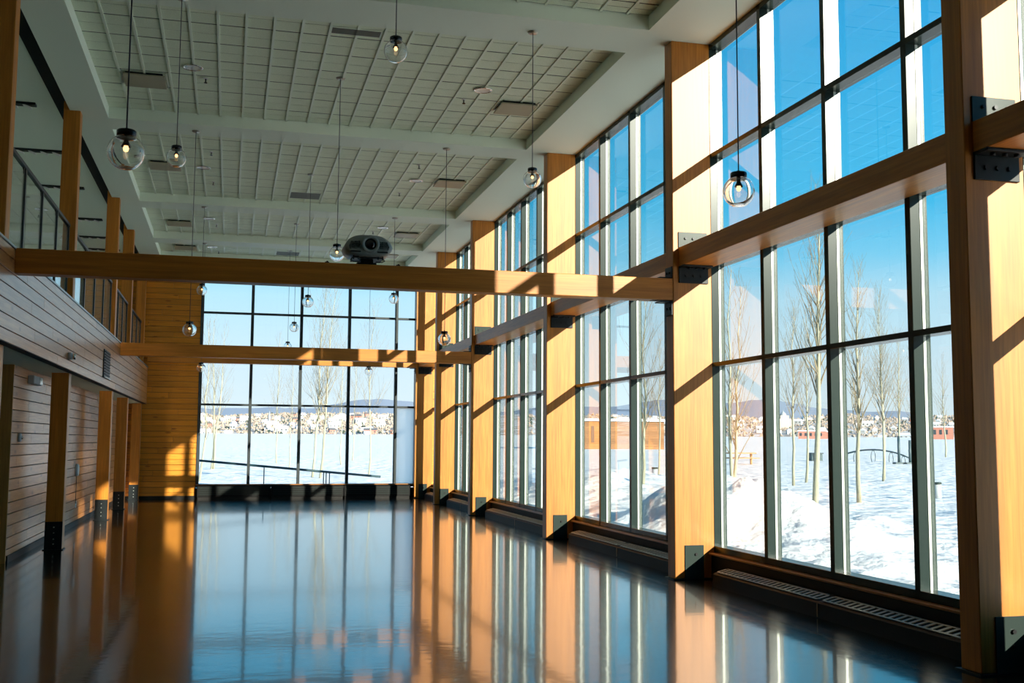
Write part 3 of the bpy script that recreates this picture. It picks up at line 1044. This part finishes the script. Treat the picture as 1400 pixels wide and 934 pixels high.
def strip_land(name, mat, R0, R1, prof, label, a_from=-30, a_to=75, n=260, rows=6):
    verts, faces = [], []
    for k in range(n + 1):
        a = math.radians(a_from + (a_to - a_from) * k / n)
        h0, h1 = prof(math.degrees(a))
        for j in range(rows + 1):
            t = j / rows
            r = R0 + (R1 - R0) * t
            s = t ** .8
            verts.append((r * math.sin(a), r * math.cos(a), h0 + (h1 - h0) * s))
    W = rows + 1
    for k in range(n):
        for j in range(rows):
            faces.append((k * W + j, (k + 1) * W + j, (k + 1) * W + j + 1, k * W + j + 1))
    me = bpy.data.meshes.new(name)
    me.from_pydata(verts, [], faces)
    me.materials.append(MATS[mat])
    for p in me.polygons:
        p.use_smooth = True
    return tag(obj(name, me), label, kind='structure')

def shore_h(a):
    return 4.0, 4.0 + 44 + 10 * vnoise(a * .35, 2) + 5 * vnoise(a * 1.7, 8)
def hill_h(a):
    b = 150 + 50 * math.exp(-((a - 7.6) / 2.6) ** 2) + 40 * math.exp(-((a - 23) / 4) ** 2) + 35 * math.exp(-((a - 27.5) / 2) ** 2) + 30 * vnoise(a * .5, 4) + 8 * vnoise(a * 2.2, 6)
    if a > 29:
        b -= 4 * (a - 29)
    return 0.0, b
strip_land('hill_shore', 'wooded_shore', 1400, 2300, shore_h, 'town hillside on the far shore of the frozen lake')
strip_land('hill_range', 'hazed_forest', 4200, 5600, hill_h, 'wooded hills on the horizon, tinted blue-grey for haze')

def town():
    rnd = random.Random(21)
    kinds = [('house_white', 'roof_snow', 'tiny white house with a snowy roof on the far shore', 'white houses on the far shore'),
             ('house_grey', 'roof_snow', 'tiny grey house with a snowy roof on the far shore', 'grey houses on the far shore'),
             ('house_red', 'roof_dark', 'tiny reddish house with a dark roof on the far shore', 'reddish houses on the far shore'),
             ('house_tan', 'roof_snow', 'tiny tan house with a snowy roof on the far shore', 'tan houses on the far shore')]
    def house_meshes(kind, big):
        key = ('hw', kind[0], big)
        if key not in MESH:
            w, d, h = (17, 10, 6.5) if big else (8, 7, 4.6)
            bm = bmesh.new()
            bm_box(bm, -w / 2, w / 2, -d / 2, d / 2, -3, h)
            mesh_from(bm, kind[0], key)
            bm = bmesh.new()
            v = [bm.verts.new(c) for c in ((-w / 2 - .5, -d / 2 - .5, h), (w / 2 + .5, -d / 2 - .5, h), (w / 2 + .5, d / 2 + .5, h), (-w / 2 - .5, d / 2 + .5, h), (-w / 2 - .5, 0, h + 3), (w / 2 + .5, 0, h + 3))]
            for f in ((0, 1, 5, 4), (2, 3, 4, 5), (0, 4, 3), (1, 2, 5), (3, 2, 1, 0)):
                bm.faces.new([v[i] for i in f])
            mesh_from(bm, kind[1], ('hr', kind[0], big))
            bm = bmesh.new()
            for q in range(3 if big else 2):
                x = (q + .5) / (3 if big else 2) * w - w / 2
                bm_box(bm, x - 1, x + 1, -d / 2 - .15, -d / 2, h - 3, h - 1.2)
            mesh_from(bm, 'pane_dark', ('hwin', kind[0], big))
        return MESH[key], MESH[('hr', kind[0], big)], MESH[('hwin', kind[0], big)]
    placed = []
    for k in range(230):
        a = rnd.uniform(-2.5, 10.5) if k < 115 else rnd.uniform(16, 40)
        t = rnd.uniform(0.02, .8) ** 1.2
        ar = math.radians(a)
        h0, h1 = shore_h(a)
        r = 1400 + 900 * t
        z = h0 + (h1 - h0) * t ** .8
        if any(math.hypot(r * math.sin(ar) - q[0], r * math.cos(ar) - q[1]) < 24 for q in placed + [(51, 1499), (813, 1493)]):
            continue
        placed.append((r * math.sin(ar), r * math.cos(ar)))
        kind = kinds[rnd.choices(range(4), (6, 2, 1.2, 2))[0]]
        big = rnd.random() < .18
        mw, mr, mn = house_meshes(kind, big)
        loc = (r * math.sin(ar), r * math.cos(ar), z)
        where = 'seen through the end window' if a < 12 else 'seen through the side glazing'
        nm = 'long building' if big else 'house'
        hs = thing('house', kind[2].replace('tiny', 'tiny long' if big else 'tiny').replace('house', nm if not big else 'building').replace(' with a snowy roof', '' if big else ' with a snowy roof').replace(' with a dark roof', '' if big else ' with a dark roof').replace(' on the far shore', ' on the far shore ' + where), 'house', loc,
                   kind[3] + (' (long ones)' if big else '') + ', ' + where)
        rz = -ar + rnd.choice((0, 0, math.pi / 2)) + rnd.uniform(-.3, .3)
        hs.rotation_euler = (0, 0, rz)
        obj('walls', mw, loc, hs)
        obj('roof', mr, loc, hs)
        obj('windows', mn, loc, hs)
    # bare brush between the houses
    bm = bmesh.new()
    bm2 = bmesh.new()
    for k in range(9000):
        a = rnd.uniform(-3, 11) if k < 4000 else rnd.uniform(15, 41)
        t = rnd.uniform(0, 1)
        ar = math.radians(a)
        h0, h1 = shore_h(a)
        r = 1395 + 900 * t
        z = h0 + (h1 - h0) * t ** .8
        s = rnd.uniform(1.2, 3.2)
        c = Vector((r * math.sin(ar), r * math.cos(ar), z + s * .5))
        b = bm2 if rnd.random() < .12 else bm
        top = b.verts.new(c + Vector((rnd.uniform(-1, 1), 0, s * rnd.uniform(.8, 1.4))))
        ring = [b.verts.new(c + Vector((s * rnd.uniform(.6, 1.1) * math.cos(q), s * .8 * math.sin(q), rnd.uniform(-.4, .3) * s))) for q in [i * math.pi / 3 for i in range(6)]]
        for i in range(6):
            b.faces.new((ring[i], ring[(i + 1) % 6], top))
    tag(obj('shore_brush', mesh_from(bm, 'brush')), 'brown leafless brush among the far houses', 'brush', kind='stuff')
    tag(obj('shore_evergreens', mesh_from(bm2, 'evergreen')), 'dark evergreens among the far houses', 'brush', kind='stuff')
    # church with a steeple
    def polar(a, r, z):
        return (r * math.sin(math.radians(a)), r * math.cos(math.radians(a)), z)
    for a, r, lab, mat in ((1.95, 1500, 'pale church with a pointed steeple on the far shore seen in the end window', 'house_grey'),
                           (28.55, 1700, 'pale domed building above the town right of the second column', 'house_tan')):
        h0, h1 = shore_h(a)
        z = h0 + (h1 - h0) * ((r - 1400) / 900) ** .8
        l = polar(a, r, z)
        c = thing('church', lab, 'church', l)
        if a < 20:
            box('nave', mat, l[0] - 6, l[0] + 6, l[1] - 4, l[1] + 8, z - 3, z + 6, c)
            box('tower', mat, l[0] - 2, l[0] + 2, l[1] - 8, l[1] - 4, z - 3, z + 15, c)
            obj('spire', cyl_mesh('house_grey', 2.2, .2, 13, 8), (l[0], l[1] - 6, z + 21.5), c)
        else:
            box('nave', mat, l[0] - 13, l[0] + 13, l[1] - 6, l[1] + 6, z - 3, z + 15, c)
            box('upper_storey', mat, l[0] - 7, l[0] + 7, l[1] - 5, l[1] + 5, z + 15, z + 20, c)
            obj('cupola', lathe_mesh('cupola', [(5, 0), (4.6, 2), (3, 4), (1, 5.5), (.4, 8), (0, 8)], 'house_grey', 12), (l[0], l[1], z + 20), c)
    # brick blocks on the near shore
    for a, r, w, hgt, lab in ((29.98, 700, 17, 4.8, 'low orange brick block beyond the birches'), (30.85, 720, 9, 4.6, 'short orange brick block just right of the longer one'),
                              (36.0, 640, 14, 6.5, 'reddish brick block at the far right beyond the field')):
        l = polar(a, r, 4.5)
        c = thing('brick_block', lab, 'building', l, 'brick blocks beyond the field')
        c.rotation_euler = (0, 0, -math.radians(a))
        def lb(name, mat, x0, x1, y0, y1, z0, z1):
            o = box(name, mat, x0, x1, y0, y1, z0, z1)
            o.parent = c
        lb('walls', 'house_red', -w / 2, w / 2, 0, 10, -2, hgt)
        lb('roof', 'roof_snow', -w / 2 - .3, w / 2 + .3, -.3, 10.3, hgt, hgt + .7)
        for q in range(int(w / 3)):
            x = -w / 2 + 1.5 + 3 * q
            lb('window', 'pane_dark', x - .7, x + .7, -.06, 0, hgt * .4, hgt * .8)
town()

def boarded_building():
    a0, a1 = math.radians(17.2), math.radians(22.5)
    R = 158.
    x0, y0 = R * math.sin(a0), R * math.cos(a0)
    x1, y1 = R * 1.02 * math.sin(a1), R * 1.02 * math.cos(a1)
    L = math.hypot(x1 - x0, y1 - y0)
    rz = math.atan2(y1 - y0, x1 - x0)
    b = thing('boarded_building', 'low building clad in brown boards with a snowy roof edge beyond the snowbanks', 'building', (x0, y0, 0))
    b.rotation_euler = (0, 0, rz)
    def lb(name, mat, *c):
        o = box(name, mat, *c)
        o.parent = b
        return o
    lb('core', 'dark_void', 0, L, .05, 9, -.5, 4.7)
    z = .0
    k = 0
    while z < 4.6:
        lb('plank', 'siding', 0, L, 0 - .004 * (k % 2), .05, z, z + .34)
        z += .36
        k += 1
    lb('roof_edge', 'roof_snow', -.3, L + .3, -.3, 9.3, 4.7, 5.05)
    lb('window', 'pane_dark', L * .28, L * .31, -.05, 0, 1.6, 4.0)
boarded_building()

def tree(px, py, height, rad, seed, label, split=0., lean=0., bare=.35, group='bare young trees in the snow', spread=.30, nb=46):
    rnd = random.Random(seed)
    z0 = ground(px, py) - .15
    t = thing('bare_tree', label, 'tree', (px, py, z0), group)
    bmt, bmb = bmesh.new(), bmesh.new()
    def axis(ox, lx, h):
        pts, rr = [], []
        n = 9
        dx = dy = 0
        for k in range(n + 1):
            u = k / n
            dx += rnd.uniform(-.085, .085)
            dy += rnd.uniform(-.085, .085)
            pts.append(Vector((ox * (.3 + .7 * u) + lx * u * h + dx, dy, u * h)))
            rr.append(max(.007, rad * (1 - u * .92)))
        return pts, rr
    stems = [axis(0, lean, height)]
    if split:
        stems.append(axis(split, lean + .012, height * .93))
    for pts, rr in stems:
        bm_tube(bmt, pts, rr, 7)
        n = len(pts) - 1
        for q in range(int(nb * (.6 if split else 1))):
            u = bare + (1 - bare) * (q + rnd.random()) / nb / (.6 if split else 1)
            u = min(u, .985)
            i = min(int(u * n), n - 1)
            p = pts[i].lerp(pts[i + 1], u * n - i)
            r = rad * (1 - u * .92) * .38
            az = rnd.uniform(0, 2 * math.pi)
            ln = height * (spread * (1.15 - u) + .05) * rnd.uniform(.6, 1.2)
            d = Vector((math.cos(az) * .5, math.sin(az) * .5, rnd.uniform(.7, 1.2))).normalized()
            bp, br = [p], [max(.006, r)]
            c = p.copy()
            for s in range(3):
                d = (d + Vector((rnd.uniform(-.2, .2), rnd.uniform(-.2, .2), .18))).normalized()
                c = c + d * ln / 3
                bp.append(c.copy())
                br.append(max(.004, r * (1 - (s + 1) / 3.2)))
            bm_tube(bmb, bp, br, 4)
            for _ in range(3):
                k = rnd.randint(1, 2)
                e = bp[k].lerp(bp[k + 1], rnd.random())
                d2 = (d + Vector((rnd.uniform(-.8, .8), rnd.uniform(-.8, .8), rnd.uniform(-.1, .4)))).normalized()
                bm_tube(bmb, [e, e + d2 * ln * .22, e + (d2 + Vector((0, 0, .3))) * ln * .40], [br[k] * .6, br[k] * .45, .0035], 3)
    obj('trunk', mesh_from(bmt, 'bark', smooth=True), (px, py, z0), t)
    obj('branches', mesh_from(bmb, 'twig', smooth=True), (px, py, z0), t)

TREES = [
    # x, y, height, radius, label, split, lean, bare, spread, nb
    (-1.10, 47.0, 6.5, .05, 'thin dark curved tree at the left jamb of the end window', 0, .04, .25, .22, 30),
    (-1.00, 67.0, 9.0, .065, 'pale forked tree in the leftmost column of end window panes', .5, .015, .25, .22, 40),
    (3.30, 78.0, 9.0, .055, 'slender tree behind the second column of end panes, left stem', 0, .01, .3, .24, 36),
    (3.55, 69.0, 6.6, .045, 'shorter slender tree just right of the left stem behind the second panes', 0, .02, .3, .24, 30),
    (3.70, 51.5, 9.6, .065, 'tall tree in the middle end panes reaching the upper row', 0, .055, .25, .24, 60),
    (3.98, 50.5, 8.8, .065, 'tall leaning tree close beside the one in the middle end panes', 0, .075, .25, .24, 56),
    (7.50, 76.0, 8.5, .055, 'straight slim tree at the third mullion of the end window', 0, .0, .3, .24, 40),
    (9.20, 84.0, 8.5, .045, 'faint slim tree right of the third mullion of the end window', 0, .01, .3, .25, 36),
    (6.9, 55.0, 8.5, .05, 'tree behind the last narrow column of end window panes', 0, .02, .3, .24, 40),
    (11.9, 30.3, 6.0, .055, 'birch seen beside the second column through the third glazed bay', 0, .02, .25, .26, 44),
    (20.3, 50.0, 7.0, .05, 'slim birch farther behind the third glazed bay', 0, .0, .3, .24, 36),
    (14.1, 29.3, 7.0, .06, 'birch with a double stem close right of the second column', .35, .0, .2, .24, 50),
    (23.2, 41.8, 7.8, .07, 'pale straight birch in the first broad panes of the widest bay', 0, .0, .35, .24, 50),
    (25.7, 45.0, 7.0, .07, 'slim birch just left of the thickest trunk', 0, .0, .35, .24, 40),
    (14.8, 25.6, 8.2, .09, 'thickest pale birch trunk, standing closest in the snow', 0, .0, .36, .26, 64),
    (18.9, 30.2, 7.4, .08, 'gnarled pale birch in the middle broad pane', 0, .0, .28, .20, 56),
    (29.6, 45.1, 9.0, .065, 'tall twin birch in the middle broad pane, left stem', 0, .0, .3, .24, 56),
    (31.5, 47.8, 8.6, .065, 'tall twin birch in the middle broad pane, right stem', 0, .01, .3, .24, 50),
    (47.0, 69.5, 9.5, .09, 'distant birch left of the last broad mullion', 0, .0, .3, .22, 44),
    (49.0, 71.0, 8.6, .08, 'distant birch touching the last broad mullion', 0, .0, .3, .22, 40),
    (63.0, 86.0, 9.0, .08, 'small distant birch beside the closest column', 0, .0, .3, .22, 40),
    (57.0, 82.0, 5.5, .06, 'lower distant birch in the pane beside the closest column', 0, .0, .3, .22, 34),
]
for k, (x, y, h, r, lab, sp, le, ba, spr, nb) in enumerate(TREES):
    tree(x, y, h, r, 100 + k, lab, sp, le, ba, spread=spr, nb=nb)

def yard():
    # handrail outside the end window
    h = thing('ramp_handrail', 'dark sloping handrail outside the end window', 'handrail', (1.0, 34.0, -.35))
    bm = bmesh.new()
    A, B = Vector((-1.3, 34.0, 1.03)), Vector((4.6, 34.0, .495))
    bm_tube(bm, [A, B], [.035, .035], 8)
    obj('rail', mesh_from(bm, 'rail_teal', smooth=True), parent=h)
    for x in (-1.0, 1.05, 2.84, 2.92, 3.02):
        z = A.z + (B.z - A.z) * (x - A.x) / (B.x - A.x)
        obj('post', cyl_mesh('rail_teal', .016, .016, round(z + .6, 2), 8), (x, 34.0, (z - .6) / 2), h)
    # bollards
    for x, y, lab in ((18.6, 46.0, 'short grey bollard light in the snow behind the third bay'), (23.6, 32.7, 'short grey bollard light beside the closest column')):
        z = ground(x, y)
        b = thing('bollard', lab, 'bollard', (x, y, z), 'bollard lights')
        obj('body', cyl_mesh('grey_plastic', .13, .13, .55, 14), (x, y, z + .22), b)
        obj('cap', cyl_mesh('steel_grey', .15, .14, .07, 14), (x, y, z + .53), b)
    # climbing arch
    x0, y0, x1, y1 = 47.0, 74.0, 49.5, 72.0
    a = thing('climbing_arch', 'low dark climbing arch with hoops on the snow', 'play arch', (48.2, 73.0, ground(48.2, 73.0)))
    P0, P1 = Vector((46.2, 77.0, 0)), Vector((49.8, 71.5, 0))
    zg = ground(48.2, 73.0)
    bm = bmesh.new()
    pts = [P0.lerp(P1, k / 14) + Vector((0, 0, zg + 1.0 * math.sin(math.pi * k / 14) ** .6 - .05)) for k in range(15)]
    bm_tube(bm, pts, [.06] * 15, 6)
    obj('arch_pipe', mesh_from(bm, 'rail_teal', smooth=True), parent=a)
    for k in (2, 4, 7, 10, 12):
        bm = bmesh.new()
        c = pts[k] - Vector((0, 0, .55))
        ring = [c + Vector((.35 * math.cos(q), .25 * math.cos(q), .5 * math.sin(q))) for q in [i * math.pi / 6 for i in range(13)]]
        bm_tube(bm, ring, [.025] * 13, 5)
        obj('hoop', mesh_from(bm, 'rail_teal', smooth=True), parent=a)
    for x, y, hh, lab in ((46.5, 68.7, 2.1, 'dark play post left of the last broad mullion'), (47.2, 68.4, 1.8, 'dark play post with a cross arm by the last broad mullion')):
        z = ground(x, y)
        p = thing('play_post', lab, 'post', (x, y, z), 'play posts in the snow')
        obj('pole', cyl_mesh('rail_teal', .10, .09, hh, 8), (x, y, z + hh / 2 - .1), p)
        box('foot', 'rail_teal', x - .4, x + .4, y - .2, y + .2, z - .1, z + .12, p)
        if hh < 2.0:
            box('arm', 'rail_teal', x - .1, x + .6, y - .05, y + .05, z + .9, z + 1.0, p)
    # picnic table and teal box
    x, y = 35.0, 70.5
    z = ground(x, y)
    t = thing('picnic_table', 'brown picnic table half buried in the snow behind the snowbank', 'table', (x, y, z))
    box('top', 'table_wood', x - 1.0, x + 1.0, y - .45, y + .45, z + .75, z + .83, t)
    for s in (-1, 1):
        box('bench', 'table_wood', x - 1.0, x + 1.0, y + s * .8 - .15, y + s * .8 + .15, z + .42, z + .48, t)
        o = box('leg', 'table_wood', x + s * .8 - .05, x + s * .8 + .05, y - .7, y + .7, z + .40, z + .46, t)
        box('leg', 'table_wood', x + s * .8 - .05, x + s * .8 + .05, y - .08, y + .08, z - .2, z + .75, t)
    x, y = 45.5, 78.5
    z = ground(x, y)
    b = thing('utility_box', 'dark teal utility box in the snow left of the thickest trunk', 'box', (x, y, z))
    box('body', 'box_teal', x - .5, x + .5, y - .3, y + .3, z - .2, z + .55, b, bevel=.03)
    box('lid', 'rail_teal', x - .55, x + .55, y - .35, y + .35, z + .55, z + .65, b, bevel=.02)
yard()
